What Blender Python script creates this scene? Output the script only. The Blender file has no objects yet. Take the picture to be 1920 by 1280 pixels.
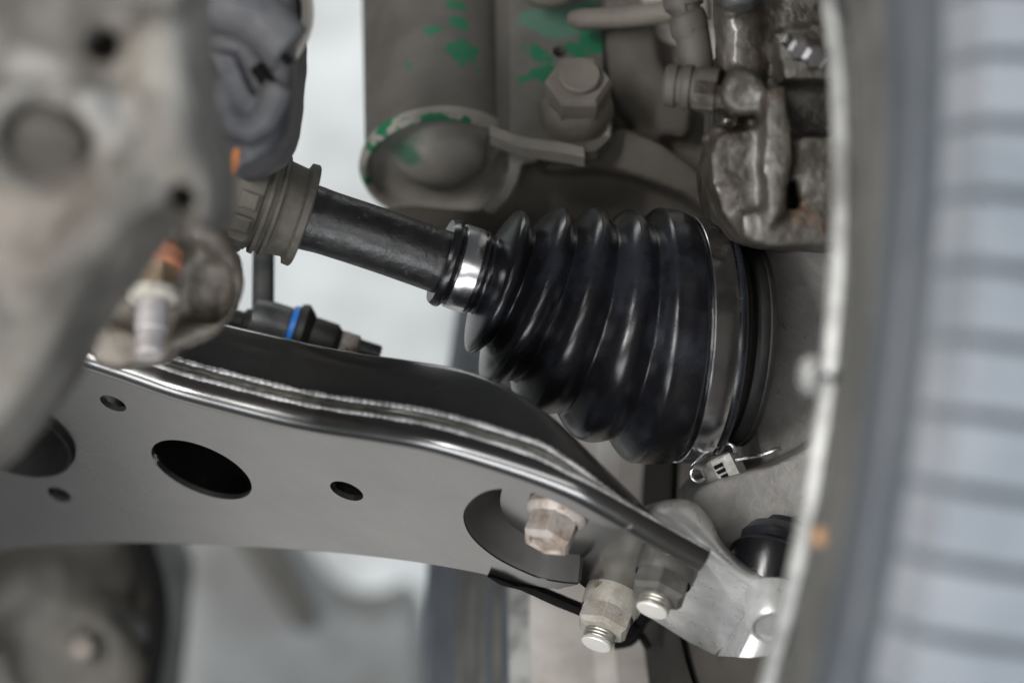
import bpy, bmesh, math, random
from mathutils import Vector, Matrix, noise
from mathutils.geometry import delaunay_2d_cdt
random.seed(7)
SC = bpy.context.scene
COL = SC.collection
V = Vector
rad = math.radians
# ------------------------------------------------------------------ camera, world, lamps, exposure
F = 4533.0                                   # focal length in photograph pixels (85 mm on 36 mm, 1920 px)
cam = bpy.data.cameras.new('camera'); camo = bpy.data.objects.new('camera', cam); COL.objects.link(camo)
cam.lens = 85; cam.sensor_width = 36; cam.clip_start = .05; cam.clip_end = 50
camo.rotation_euler = (rad(90), 0, 0)        # looks along +Y
cam.dof.use_dof = True; cam.dof.focus_distance = .868; cam.dof.aperture_fstop = 4.2
SC.camera = camo
w = bpy.data.worlds.new('World'); SC.world = w; w.use_nodes = True
w.node_tree.nodes['Background'].inputs[0].default_value = (.92, .96, 1, 1)
w.node_tree.nodes['Background'].inputs[1].default_value = .045
def lamp(name, loc, target, sx, sy, power, col=(1, 1, 1)):
    l = bpy.data.lights.new(name, 'AREA'); l.shape = 'RECTANGLE'; l.size = sx; l.size_y = sy; l.energy = power; l.color = col
    o = bpy.data.objects.new(name, l); COL.objects.link(o); o.location = loc
    o.rotation_euler = (V(target) - V(loc)).to_track_quat('-Z', 'Y').to_euler()
    return o
lamp('lamp_tall_softbox', (-.8, -.45, .3), (0, .87, 0), .10, .9, 22, (1, .98, .95))
lamp('lamp_front', (-.1, -1.1, -.05), (0, .87, 0), 2.4, .5, 15, (1, .985, .96))
lamp('lamp_low_front', (-.05, -.2, -.8), (0, .87, -.02), 2.4, .45, 20, (.96, .98, 1))
lamp('lamp_floor_bounce', (-.62, 1.5, -1.25), (0, .86, -.05), 1.25, .75, 2.0, (1, .98, .94))
lamp('lamp_window_side', (1.5, -.25, .25), (.2, .58, 0), .9, 1.2, 30, (.76, .89, 1))
lamp('lamp_wall', (-.2, 1.5, 1.4), (-.15, 2.6, 0), 1.2, .4, 9.5, (.97, 1, .97))
SC.render.engine = 'CYCLES'; SC.cycles.use_denoising = True
SC.cycles.max_bounces = 6; SC.cycles.sample_clamp_indirect = 6
vs = SC.view_settings; vs.view_transform = 'Standard'; vs.look = 'None'; vs.exposure = .2; vs.gamma = 1

# ------------------------------------------------------------------ helpers
def P(x, y, Y): return V(((x - 960) * Y / F, Y, (640 - y) * Y / F))
def px(n, Y=.87): return n * Y / F           # length of n photograph pixels at depth Y
def frame(a):
    a = V(a).normalized(); h = V((0, 0, 1)) if abs(a.z) < .9 else V((0, 1, 0))
    u = h.cross(a).normalized(); return u, a.cross(u).normalized(), a
class G:                                      # collects vertices and faces
    def __init__(s): s.v = []; s.f = []
    def add(s, v, f):
        n = len(s.v); s.v += [V(p) for p in v]; s.f += [[i + n for i in q] for q in f]; return s
def loft(rings, cap0=True, cap1=True, closed=True, g=None):
    g = g or G(); m = len(rings[0]); v = [p for r in rings for p in r]; f = []
    for i in range(len(rings) - 1):
        for j in range(m if closed else m - 1):
            k = (j + 1) % m; f.append([i*m + j, i*m + k, (i+1)*m + k, (i+1)*m + j])
    if cap0: f.append(list(range(m))[::-1])
    if cap1: f.append([(len(rings)-1)*m + j for j in range(m)])
    return g.add(v, f)
def ring(c, a, r, n=48, fn=None, ph=0):
    u, w_, a = frame(a); out = []
    for j in range(n):
        t = 2*math.pi*j/n + ph; rr = r * (fn(t) if fn else 1); out.append(V(c) + u*(math.cos(t)*rr) + w_*(math.sin(t)*rr))
    return out
def lathe(o, a, prof, n=48, cap0=True, cap1=True, g=None, fn=None):
    a = V(a).normalized(); return loft([ring(V(o) + a*s, a, max(r, 1e-5), n, fn) for s, r in prof], cap0, cap1, g=g)
def spl(pts, n):                              # Catmull-Rom through tuples of any length
    out = []; k = len(pts)
    for i in range(k - 1):
        p0, p1, p2, p3 = pts[max(i-1, 0)], pts[i], pts[i+1], pts[min(i+2, k-1)]
        for j in range(n):
            t = j/n
            out.append(tuple(.5*(2*b + (c-a)*t + (2*a-5*b+4*c-d)*t*t + (3*b-a-3*c+d)*t**3) for a, b, c, d in zip(p0, p1, p2, p3)))
    return out + [tuple(pts[-1])]
def tube(pts, r, n=16, g=None, cap=True, sq=1):
    pts = [V(p) for p in pts]; rs = r if isinstance(r, (list, tuple)) else [r]*len(pts); rings = []; u = None
    for i, p in enumerate(pts):
        t = (pts[min(i+1, len(pts)-1)] - pts[max(i-1, 0)]).normalized()
        if u is None: u = frame(t)[0]
        u = (u - t*u.dot(t)).normalized(); b = t.cross(u)
        rings.append([p + u*(math.cos(2*math.pi*j/n)*rs[i]) + b*(math.sin(2*math.pi*j/n)*rs[i]*sq) for j in range(n)])
    return loft(rings, cap, cap, g=g)
def prism(poly, Y0, Y1, g=None, d=None):      # photograph-pixel outline at depth Y0, extruded straight back
    a = [P(x, y, Y0) for x, y in poly]; d = d or V((0, Y1 - Y0, 0)); return loft([a, [p + d for p in a]], g=g)
def box(c, sx, sy, sz, ax=None, g=None):
    u, w_, a = frame(ax or (0, 0, 1)); c = V(c); r = []
    for s in (-1, 1): r.append([c + u*(i*sx/2) + w_*(j*sy/2) + a*(s*sz/2) for i, j in ((-1,-1),(1,-1),(1,1),(-1,1))])
    return loft(r, g=g)
def sphere(c, r, g=None, sc=(1,1,1), n=16):
    g = g or G(); rr = []
    for i in range(n+1):
        t = math.pi*i/n
        rr.append([V(c) + V((math.sin(t)*math.cos(2*math.pi*j/24)*r*sc[0], math.sin(t)*math.sin(2*math.pi*j/24)*r*sc[1], math.cos(t)*r*sc[2])) for j in range(24)])
    return loft(rr, False, False, g=g)
def hexfn(round_=1.0):
    def f(t):
        t = (t % (math.pi/3)) - math.pi/6; return min(1/math.cos(t)*.866, round_)
    return f
def resample(poly, step):
    out = []
    for i in range(len(poly)):
        a, b = V(poly[i]), V(poly[(i+1) % len(poly)]); n = max(1, int((b-a).length/step))
        out += [a.lerp(b, k/n) for k in range(n)]
    return out
def inpoly(p, poly):
    c = False; x, y = p; j = len(poly) - 1
    for i in range(len(poly)):
        xi, yi = poly[i]; xj, yj = poly[j]
        if (yi > y) != (yj > y) and x < (xj-xi)*(y-yi)/(yj-yi) + xi: c = not c
        j = i
    return c
def sheet(poly, holes, step, fmap, thick, g=None, grid=True):
    """poly/holes: 2-D outlines; fmap(u,v,side) -> 3-D point, side 0 front, 1 back"""
    g = g or G(); loops = [poly] + holes; pts = []; edges = []
    for lp in loops:
        n = len(pts); pts += [V((q[0], q[1])) for q in lp]; edges += [(n+i, n+(i+1) % len(lp)) for i in range(len(lp))]
    if grid:
        x0 = min(p[0] for p in poly); x1 = max(p[0] for p in poly); y0 = min(p[1] for p in poly); y1 = max(p[1] for p in poly)
        x = x0
        while x < x1:
            y = y0
            while y < y1:
                if inpoly((x, y), poly) and not any(inpoly((x, y), h) for h in holes): pts.append(V((x + step*.01, y + step*.013)))
                y += step
            x += step
    vv, ee, ff, *_ = delaunay_2d_cdt(pts, edges, [], 0, 1e-7)
    tris = []
    for f in ff:
        c = sum((vv[i] for i in f), V((0, 0)))/3
        if inpoly(c, poly) and not any(inpoly(c, h) for h in holes): tris.append(list(f))
    cnt = {}
    for f in tris:
        for i in range(3):
            e = (f[i], f[(i+1) % 3]); cnt[e] = 1
    n = len(vv)
    front = [fmap(p[0], p[1], 0) for p in vv]; back = [fmap(p[0], p[1], 1) for p in vv]
    fs = tris + [[i + n for i in f[::-1]] for f in tris] + [[b, a, a+n, b+n] for a, b in cnt if (b, a) not in cnt]
    return g.add(front + back, fs)
def mesh_from(g, name):
    me = bpy.data.meshes.new(name); me.from_pydata([tuple(v) for v in g.v], [], g.f); me.validate(); me.update()
    bm = bmesh.new(); bm.from_mesh(me); bmesh.ops.remove_doubles(bm, verts=bm.verts, dist=1e-6); bmesh.ops.recalc_face_normals(bm, faces=bm.faces); bm.to_mesh(me); bm.free()
    return me
def finish(me, m, sharp=35):
    for p in me.polygons: p.use_smooth = True
    me.set_sharp_from_angle(angle=rad(sharp)); me.materials.clear(); me.materials.append(m)
def obj(name, g, m, parent=None, label=None, sharp=35):
    me = g if isinstance(g, bpy.types.Mesh) else mesh_from(g, name)
    off = parent['_o'] if parent is not None else None
    if off is not None: me.transform(Matrix.Translation(-V(off)))
    finish(me, m, sharp); o = bpy.data.objects.new(name, me); COL.objects.link(o)
    if parent is not None: o.parent = parent; o['_o'] = off
    if label: o['label'] = label
    return o
def tag(o, label, cat, group=None, kind=None):
    o['label'] = label
    if cat: o['category'] = cat
    if group: o['group'] = group
    if kind: o['kind'] = kind
    return o
def thing(name, label, cat, loc, group=None):
    o = bpy.data.objects.new(name, None); COL.objects.link(o); o.location = loc; o.empty_display_size = .01
    o['_o'] = tuple(loc); return tag(o, label, cat, group)
def cast(g, voxel, smooth=8, disp=0, dscale=.01, cuts=(), disp2=0, d2scale=.004):   # weld overlapping solids into one cast body
    me = mesh_from(g, 'tmp'); o = bpy.data.objects.new('tmp', me); COL.objects.link(o); tmp = [o]
    r = o.modifiers.new('r', 'REMESH'); r.mode = 'VOXEL'; r.voxel_size = voxel
    if smooth: s = o.modifiers.new('s', 'SMOOTH'); s.factor = .5; s.iterations = smooth
    for cg in cuts:
        c = bpy.data.objects.new('tmpc', mesh_from(cg, 'tmpc')); COL.objects.link(c); tmp.append(c)
        b = o.modifiers.new('b', 'BOOLEAN'); b.operation = 'DIFFERENCE'; b.object = c; b.solver = 'EXACT'
    if cuts:
        r = o.modifiers.new('r2', 'REMESH'); r.mode = 'VOXEL'; r.voxel_size = voxel
        s = o.modifiers.new('s2', 'SMOOTH'); s.factor = .5; s.iterations = 3
    for amt, sc in ((disp, dscale), (disp2, d2scale)):
        if amt:
            t = bpy.data.textures.new('n', 'CLOUDS'); t.noise_scale = sc; t.noise_depth = 3
            d = o.modifiers.new('d', 'DISPLACE'); d.texture = t; d.strength = amt; d.texture_coords = 'LOCAL'
    dg = bpy.context.evaluated_depsgraph_get(); out = bpy.data.meshes.new_from_object(o.evaluated_get(dg))
    for c in tmp: bpy.data.objects.remove(c)
    return out
# ------------------------------------------------------------------ materials
def mat(name, c1, c2=None, scale=60, thr=(.42, .6), c3=None, s3=120, thr3=(.58, .66), rough=.5, rough2=None, metal=0, bump=0, bscale=500, bump2=0, b2scale=90,
        spec=.5, coat=0, spots=(), spotc=None, noisy=.25, ior=None, spots2=(), stretch=None, coatior=None):
    m = bpy.data.materials.new(name); m.use_nodes = True; nt = m.node_tree; N = nt.nodes; L = nt.links; b = N['Principled BSDF']
    tc = N.new('ShaderNodeTexCoord'); co = tc.outputs['Object']
    if stretch:
        mp = N.new('ShaderNodeMapping'); mp.inputs['Scale'].default_value = stretch; L.new(co, mp.inputs[0]); co = mp.outputs[0]
    def noi(sc, det=6, ro=.6):
        n = N.new('ShaderNodeTexNoise'); n.inputs['Scale'].default_value = sc; n.inputs['Detail'].default_value = det; n.inputs['Roughness'].default_value = ro
        L.new(co, n.inputs['Vector']); return n.outputs['Fac']
    def rmp(s, a, e, v0=0, v1=1):
        r = N.new('ShaderNodeMapRange'); r.inputs[1].default_value = a; r.inputs[2].default_value = e; r.inputs[3].default_value = v0; r.inputs[4].default_value = v1
        L.new(s, r.inputs[0]); return r.outputs[0]
    def mix(f, a, bb):
        x = N.new('ShaderNodeMix'); x.data_type = 'RGBA'; L.new(f, x.inputs[0])
        for i, q in ((6, a), (7, bb)):
            if isinstance(q, tuple): x.inputs[i].default_value = (*q, 1)
            else: L.new(q, x.inputs[i])
        return x.outputs[2]
    def mth(op, a, bb=None, clamp=False):
        x = N.new('ShaderNodeMath'); x.operation = op; x.use_clamp = clamp
        for i, q in enumerate((a, bb)):
            if q is None: continue
            if isinstance(q, (int, float)): x.inputs[i].default_value = q
            else: L.new(q, x.inputs[i])
        return x.outputs[0]
    col = mix(rmp(noi(scale), *thr), c1, c2) if c2 else None
    if col is None:
        col = mix(rmp(noi(scale), .3, .7), tuple(x*(1-noisy) for x in c1), tuple(min(1, x*(1+noisy)) for x in c1))
    if c3: col = mix(rmp(noi(s3, 8, .7), *thr3), col, c3)
    for spl_, sc_ in ((spots, 160), (spots2, 60)):
        if spl_:
            base = tc.outputs['Object']; nz = mth('MULTIPLY', mth('SUBTRACT', noi(sc_, 3, .5), .5), .022 if sc_ == 160 else .04); tot = None
            for c, r, cc in spl_:
                vm = N.new('ShaderNodeVectorMath'); vm.operation = 'DISTANCE'; L.new(base, vm.inputs[0]); vm.inputs[1].default_value = c
                d = mth('ADD', vm.outputs['Value'], nz); f = rmp(d, r, r*.9 if sc_ == 160 else r*.3)
                col = mix(f, col, cc)
    L.new(col, b.inputs['Base Color'])
    rs = rmp(noi(scale*1.7), .3, .7, rough, rough2 if rough2 is not None else min(1, rough*1.35)); L.new(rs, b.inputs['Roughness'])
    b.inputs['Metallic'].default_value = metal; b.inputs['Specular IOR Level'].default_value = spec; b.inputs['Coat Weight'].default_value = coat; b.inputs['Coat Roughness'].default_value = .12
    if coatior: b.inputs['Coat IOR'].default_value = coatior; b.inputs['Coat Roughness'].default_value = .2
    if ior: b.inputs['IOR'].default_value = ior
    nrm = None
    for amt, sc in ((bump2, b2scale), (bump, bscale)):
        if amt:
            bp = N.new('ShaderNodeBump'); bp.inputs['Strength'].default_value = 1; bp.inputs['Distance'].default_value = amt
            L.new(noi(sc, 5), bp.inputs['Height'])
            if nrm: L.new(nrm, bp.inputs['Normal'])
            nrm = bp.outputs[0]
    if nrm: L.new(nrm, b.inputs['Normal'])
    return m
M = {}
M['rubber'] = mat('rubber', (.0072, .0072, .0088), (.0192, .0216, .0288), scale=38, thr=(.48, .62), rough=.2, rough2=.3, bump=.00006, bscale=900, spec=.55)  # bluish second tone: dust film, tinted to paint in reflected sky
M['rubber_matt'] = mat('rubber_matt', (.006, .006, .006), (.012, .0115, .011), scale=70, rough=.5, rough2=.7, bump=.00012, bscale=700)
M['steel_band'] = mat('steel_band', (.62, .62, .64), rough=.2, rough2=.3, metal=1, noisy=.04, bump=.00001, bscale=900, stretch=(1, 1, .15))
M['shaft'] = mat('shaft', (.010, .010, .011), (.02, .02, .02), scale=140, rough=.3, rough2=.46, bump=.00022, bscale=330, bump2=.0006, b2scale=110, spec=.6, c3=(.07, .068, .065), s3=170, thr3=(.63, .66))
M['old_boot'] = mat('old_boot', (.062, .057, .047), (.095, .088, .074), scale=90, rough=.62, rough2=.8, bump=.0003, bscale=350, c3=(.05, .045, .035), s3=140, thr3=(.55, .7))
M['arm_paint'] = mat('arm_paint', (.010, .010, .010), (.019, .018, .016), scale=14, thr=(.45, .75), c3=(.07, .065, .055), s3=420, thr3=(.70, .74), rough=.22, rough2=.44, spec=.5, coat=1, bump=.00005, bscale=260, coatior=2.2)
M['weld'] = mat('weld', (.10, .095, .085), (.055, .05, .04), scale=180, rough=.25, rough2=.4, spec=.8, coat=.6, bump=.0004, bscale=500)
M['bead'] = mat('bead', (.42, .42, .42), (.2, .2, .195), scale=120, rough=.34, rough2=.5, metal=.3, bump=.0001, bscale=600)
M['zinc'] = mat('zinc', (.72, .73, .73), (.62, .63, .63), scale=120, rough=.24, rough2=.38, metal=.55, bump=.00008, bscale=600, c3=(.42, .4, .36), s3=90, thr3=(.6, .75))
M['nut_dark'] = mat('nut_dark', (.10, .097, .09), (.15, .145, .135), scale=120, rough=.42, rough2=.6, metal=.35, bump=.0002, bscale=500)
M['nut_pale'] = mat('nut_pale', (.42, .40, .36), (.33, .30, .25), scale=150, rough=.5, rough2=.7, metal=.25, bump=.0004, bscale=420, c3=(.14, .085, .045), s3=210, thr3=(.6, .68))
M['bolt_rust'] = mat('bolt_rust', (.5, .46, .43), (.3, .23, .18), scale=130, rough=.42, rough2=.7, metal=.3, bump=.0006, bscale=330, c3=(.2, .09, .045), s3=160, thr3=(.57, .66))
M['nut_brown'] = mat('nut_brown', (.13, .09, .055), (.2, .15, .1), scale=140, rough=.55, bump=.0004, bscale=400)
M['bright'] = mat('bright', (.82, .8, .76), rough=.35, metal=.35, noisy=.05, bump=.00005, bscale=900)
M['castle'] = mat('castle', (.62, .62, .6), (.45, .44, .41), scale=160, rough=.3, rough2=.5, metal=.6, c3=(.1, .08, .06), s3=330, thr3=(.64, .68), bump=.0002, bscale=500)
M['recess'] = mat('recess', (.03, .029, .027), (.05, .048, .044), scale=40, rough=.45, rough2=.6)
M['thread'] = mat('thread', (.5, .485, .43), rough=.3, metal=.8, noisy=.1)
M['knuckle'] = mat('knuckle', (.1886, .1837, .1755), (.2337, .2271, .2173), scale=80, rough=.62, rough2=.8, bump=.0007, bscale=330, bump2=.0012, b2scale=100, c3=(.11, .105, .1), s3=200, thr3=(.62, .7))
M['knuckle_brown'] = mat('knuckle_brown', (.0669, .0601, .0512), (.0873, .0791, .0689), scale=35, rough=.75, bump=.0003, bscale=400)
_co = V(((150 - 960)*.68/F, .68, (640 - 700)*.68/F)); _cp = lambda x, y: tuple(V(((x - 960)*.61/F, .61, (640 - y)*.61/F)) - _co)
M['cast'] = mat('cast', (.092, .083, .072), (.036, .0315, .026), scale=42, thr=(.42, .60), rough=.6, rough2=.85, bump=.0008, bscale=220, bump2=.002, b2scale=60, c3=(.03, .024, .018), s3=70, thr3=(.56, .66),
    spots2=[(_cp(100, 205), .019, (.19, .18, .167)), (_cp(170, 195), .014, (.19, .18, .167)), (_cp(70, 310), .020, (.07, .06, .05)), (_cp(20, 420), .012, (.12, .1, .085)), (_cp(380, 60), .012, (.145, .133, .115)), (_cp(300, 120), .015, (.145, .133, .115))])  # the two palest spots paint the lit facet's highlight into the colour
M['ear'] = mat('ear', (.1360, .1190, .0994), (.0723, .0620, .0501), scale=45, rough=.42, rough2=.6, metal=.15, bump=.0005, bscale=260)
M['rust'] = mat('rust', (.42, .17, .09), (.28, .12, .07), scale=150, rough=.7, bump=.0004, bscale=400)
M['stud_grey'] = mat('stud_grey', (.36, .34, .34), (.26, .24, .23), scale=120, rough=.45, metal=.3)
M['mount'] = mat('mount', (.05, .051, .06), (.14, .138, .142), scale=24, thr=(.4, .62), rough=.5, rough2=.7, bump=.0003, bscale=300)
M['mount_ring'] = mat('mount_ring', (.36, .335, .3), rough=.6)
M['black'] = mat('black', (.006, .006, .006), rough=.6, spec=.08)
M['blue'] = mat('blue', (.01, .14, .5), rough=.4)
M['link'] = mat('link', (.05, .055, .056), (.09, .093, .09), scale=90, rough=.32, rough2=.5, metal=.4)
M['caliper'] = mat('caliper', (.0713, .0663, .0577), (.0310, .0254, .0186), scale=75, rough=.28, rough2=.6, metal=.3, bump=.0012, bscale=260, bump2=.001, b2scale=90, c3=(.09, .05, .03), s3=90, thr3=(.58, .68), coat=.3)
M['hose'] = mat('hose', (.0585, .0520, .0442), (.0442, .0390, .0331), scale=70, rough=.6)
M['rim'] = mat('rim', (.42, .42, .41), (.2, .2, .195), scale=60, rough=.35, rough2=.55, metal=.3, bump=.0006, bscale=120)
M['tyre_dust'] = mat('tyre_dust', (.055, .055, .052), (.09, .088, .082), scale=22, rough=.8)
M['tyre'] = mat('tyre', (.058, .067, .08), (.085, .093, .103), scale=18, rough=.6, rough2=.8, bump=.0004, bscale=200)
M['tread_outer'] = mat('tread_outer', (.12, .132, .148), (.16, .17, .185), scale=25, rough=.7)  # darker and bluer: dim end of the side light, painted in
M['tread_lit'] = mat('tread_lit', (.36, .36, .355), (.42, .42, .41), scale=25, rough=.75)  # palest row: bright end of the side light, put into the colour
M['tread'] = mat('tread', (.24, .25, .26), (.31, .315, .32), scale=25, rough=.65, rough2=.85)
M['barrel'] = mat('barrel', (.6, .575, .545), (.42, .39, .36), scale=20, rough=.55, metal=.1, c3=(.2, .18, .16), s3=30, thr3=(.6, .7))
M['tan'] = mat('tan', (.36, .2, .1), rough=.7)
M['orange'] = mat('orange', (.6, .2, .05), rough=.6)
M['wall'] = mat('wall', (.78, .79, .785), (.42, .42, .41), scale=11, thr=(.38, .7), rough=.8, bump=.002, bscale=6)
M['shield'] = mat('shield', (.018, .016, .014), (.03, .027, .023), scale=25, rough=.7)
M['pillar'] = mat('pillar', (.44, .42, .40), (.3, .28, .26), scale=14, rough=.6, c3=(.16, .145, .13), s3=26, thr3=(.6, .7))
M['pillar_brown'] = mat('pillar_brown', (.10, .09, .078), (.13, .118, .1), scale=18, rough=.7)
M['paintwhite'] = mat('paintwhite', (.8, .82, .82), rough=.5)
M['panel_grey'] = mat('panel_grey', (.25, .25, .245), (.17, .165, .155), scale=7, rough=.7)
M['boss_dark'] = mat('boss_dark', (.0330, .0288, .0240), (.0480, .0420, .0360), scale=40, rough=.7)
M['gear'] = mat('gear', (.0292, .0273, .0234), (.0780, .0715, .0605), scale=12, rough=.45, rough2=.7, metal=.2)

# ------------------------------------------------------------------ the background
def part_prism(name, poly, Y0, Y1, m, parent=None): return obj(name, prism(poly, Y0, Y1), m, parent)
o = obj('wall', box((0, 2.62, 0), 3.6, .1, 2.6), M['wall']); tag(o, 'pale blurred workshop wall behind the suspension', None, kind='structure')

t = thing('cabinet', 'grey blurred workshop cabinet below the control arm', 'cabinet', P(540, 1400, 1.8))
g = prism([(250, 980), (505, 980), (545, 1060), (590, 1140), (680, 1165), (745, 1125), (772, 1150), (790, 1230), (830, 1500), (250, 1500)], 1.75, 1.95)
obj('cabinet_body', cast(g, .012, 6), M['panel_grey'], t)
g = prism([(425, 990), (500, 990), (560, 1090), (600, 1180), (560, 1200), (500, 1100)], 1.68, 1.74); obj('cabinet_door', cast(g, .008, 4), M['gear'], t)
t = thing('gear_housing', 'dark oily round housing with one pale bolt under the arm', 'housing', P(150, 1400, 1.25))
g = prism([(-260, 960), (230, 980), (285, 1050), (297, 1130), (290, 1260), (270, 1420), (-260, 1420)], 1.22, 1.36)
lathe(P(150, 1240, 1.2), (0, -1, -.1), [(-.06, .036), (.01, .034), (.014, .03)], g=g)
tube([P(-150, 1180, 1.21), P(60, 1100, 1.2), P(230, 1060, 1.22)], .02, g=g)
obj('housing_body', cast(g, .005, 6, .012, .05), M['gear'], t)
obj('rim_seal', tube([P(x, y, 1.2) for x, y in spl([(262, 1000), (292, 1090), (298, 1160), (290, 1230), (272, 1330), (262, 1400)], 6)], .005), M['black'], t)
g = lathe(P(165, 1215, 1.19), (0, -1, .15), [(-.02, .013), (.0, .013), (.003, .011), (.003, .0075), (.02, .0075), (.021, .006)], 36, fn=hexfn()); obj('bolt', g, M['ear'], t)

# ------------------------------------------------------------------ strut with its clevis bracket
SA = V((.05, -.58, -.81)).normalized(); Ys = .97; SO = P(829, 314, Ys)
GREEN = (.0, .10, .04)
def sp(lst, Y, off): return [(tuple(P(x, y, Y) - V(off)), r*Y/F, GREEN) for x, y, r in lst]
t = thing('strut', 'dusty grey shock strut with chipped green paint and a cupped lower end', 'strut', SO)
def onplane(x, y, o_, n_): r = V(((x-960)/F, 1, (640-y)/F)); return r*(V(o_).dot(n_)/r.dot(n_))
# depth of the tube surface that faces the camera, at photograph row y
def strut_spots(lst):
    out = []
    for x, y, r in lst:
        best = None
        for k in range(0, 130):
            c = SO - SA*(k*.001); dy = P(x, y, c.y - .026); d = abs((dy - c).dot(SA))
            if best is None or d < best[0]: best = (d, dy)
        out.append((tuple(best[1] - SO), r*Ys/F, GREEN))
    return out
M['strut'] = mat('strut', (.0632, .0577, .0515), (.0819, .0757, .0679), scale=45, rough=.55, rough2=.75, bump=.0002, bscale=400,
    spots=strut_spots([(878, 86, 40), (856, 32, 22), (866, 2, 18), (902, 112, 22), (904, 184, 14), (912, 130, 18), (825, 52, 12), (735, 45, 10), (770, 110, 9)]))
obj('tube', lathe(SO, SA, [(-.16, .0308), (-.005, .0308), (-.0035, .0312)], 96, True, False), M['strut'], t)
RIMS = [(tuple(onplane(x, y, SO, SA) - SO), r*1.7*Ys/F, GREEN) for x, y, r in [(735, 258, 22), (768, 242, 18), (800, 233, 16), (830, 230, 12), (715, 275, 18), (700, 295, 12), (682, 330, 10), (690, 372, 8), (870, 232, 8)]]
M['strut_rim'] = mat('strut_rim', (.1750, .1638, .1479), (.2115, .1994, .1807), scale=60, rough=.55, bump=.0002, bscale=400, spots=RIMS)
obj('cup_rim', lathe(SO, SA, [(-.0055, .0309), (-.004, .0327), (-.001, .0333), (.0015, .0325), (.0022, .0312), (.001, .0296), (-.004, .0285)], 96, False, False), M['strut_rim'], t)
M['strut_cup'] = mat('strut_cup', (.1927, .1825, .1652), (.2332, .2210, .2028), scale=50, rough=.6, bump=.0002, bscale=400, spots2=[(tuple(P(745, 300, .96) - SO), .011, (.05, .12, .08))])
obj('cup', lathe(SO, SA, [(-.003, .0292), (-.0045, .0282), (-.0058, .025), (-.0064, .0215), (-.0058, .019), (-.0035, .0172), (-.0012, .0148), (.0002, .0105), (.0008, .005), (.0009, .0001)], 96, False, True), M['strut_cup'], t)
# clevis plate: parallel to the strut axis, facing the camera
NB = V((0, -.81, .58)).normalized(); BO = P(1030, 180, .95)
def onplane(x, y, o_, n_): r = V(((x-960)/F, 1, (640-y)/F)); return r*(V(o_).dot(n_)/r.dot(n_))
poly = [(912, -60), (1128, -60), (1130, 120), (1138, 200), (1148, 232), (1140, 262), (1118, 282), (1098, 285), (1094, 272), (962, 256), (912, 236)]
M['bracket'] = mat('bracket', (.0679, .0647, .0569), (.0874, .0819, .0741), scale=45, rough=.55, rough2=.75, bump=.0002, bscale=400,
    spots=[(tuple(onplane(x, y, BO, NB) - SO), r*.95/F, c) for x, y, r, c in [(1040, 40, 60, (.05, .12, .085)), (1105, 40, 40, (.03, .14, .07)), (1020, 138, 32, GREEN), (997, 93, 18, GREEN), (1112, 78, 34, GREEN), (1085, 92, 22, GREEN), (985, 93, 14, GREEN)]])
pl = [tuple(q) for q in resample(poly, 14)]
hol = [[(1050 + 14*math.cos(a*.3927), 97 + 11*math.sin(a*.3927)) for a in range(16)]]
obj('clevis_plate', sheet(pl, hol, 22, lambda u, v, s: onplane(u, v, BO, NB) - NB*(.005*s + .0000072*max(0, 968 - u)**2), .005), M['bracket'], t)
# lower lip of the plate that joins the cup
g = G(); lip = spl([(918, 246), (945, 257), (975, 268), (1020, 275), (1060, 281), (1095, 288)], 5)
rr = []
for x, y in lip:
    c = onplane(x, y, BO, NB); rr.append([c + NB*.0016 - SA*.002, c + NB*.0016 + SA*.0012, c + NB*.0008 + SA*.0026, c - NB*.005 + SA*.0026, c - NB*.006 - SA*.002])
loft(rr, g=g); obj('plate_lip', g, M['strut_rim'], t)
obj('lug', cast(prism([(950, 262), (1040, 284), (1014, 292), (1004, 303), (980, 305), (972, 340), (955, 372), (925, 398), (905, 392), (940, 350), (955, 310)], .952, .966), .001, 3), M['strut_cup'], t)
# bolt and nut through the clevis
t = thing('clevis_nut', 'large dusty hex nut with round bolt end on the strut bracket', 'nut', onplane(1080, 222, BO, NB))
NA = V((.035, -.80, .50)).normalized(); o0 = onplane(1079, 214, BO, NB)
M['dust_nut'] = mat('dust_nut', (.1054, .0944, .0799), (.1275, .1148, .0986), scale=60, rough=.6, bump=.0003, bscale=400)
obj('flange', lathe(o0, NA, [(0, .0146), (.003, .0148), (.006, .0143), (.0095, .0134), (.012, .0118)], 64, True, False), M['dust_nut'], t)
obj('hex', lathe(o0, NA, [(.007, .0131), (.020, .0131), (.0222, .0116)], 72, False, True, fn=hexfn()), M['dust_nut'], t, sharp=25)
obj('bolt_end', lathe(o0, NA, [(.02, .0082), (.0246, .0082), (.0254, .0076)], 40), M['dust_nut'], t)
obj('washer_tab', cast(prism([(1090, 262), (1130, 215), (1148, 230), (1147, 258), (1125, 280), (1098, 284)], .938, .948), .001, 3), M['strut_rim'], t)

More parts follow.
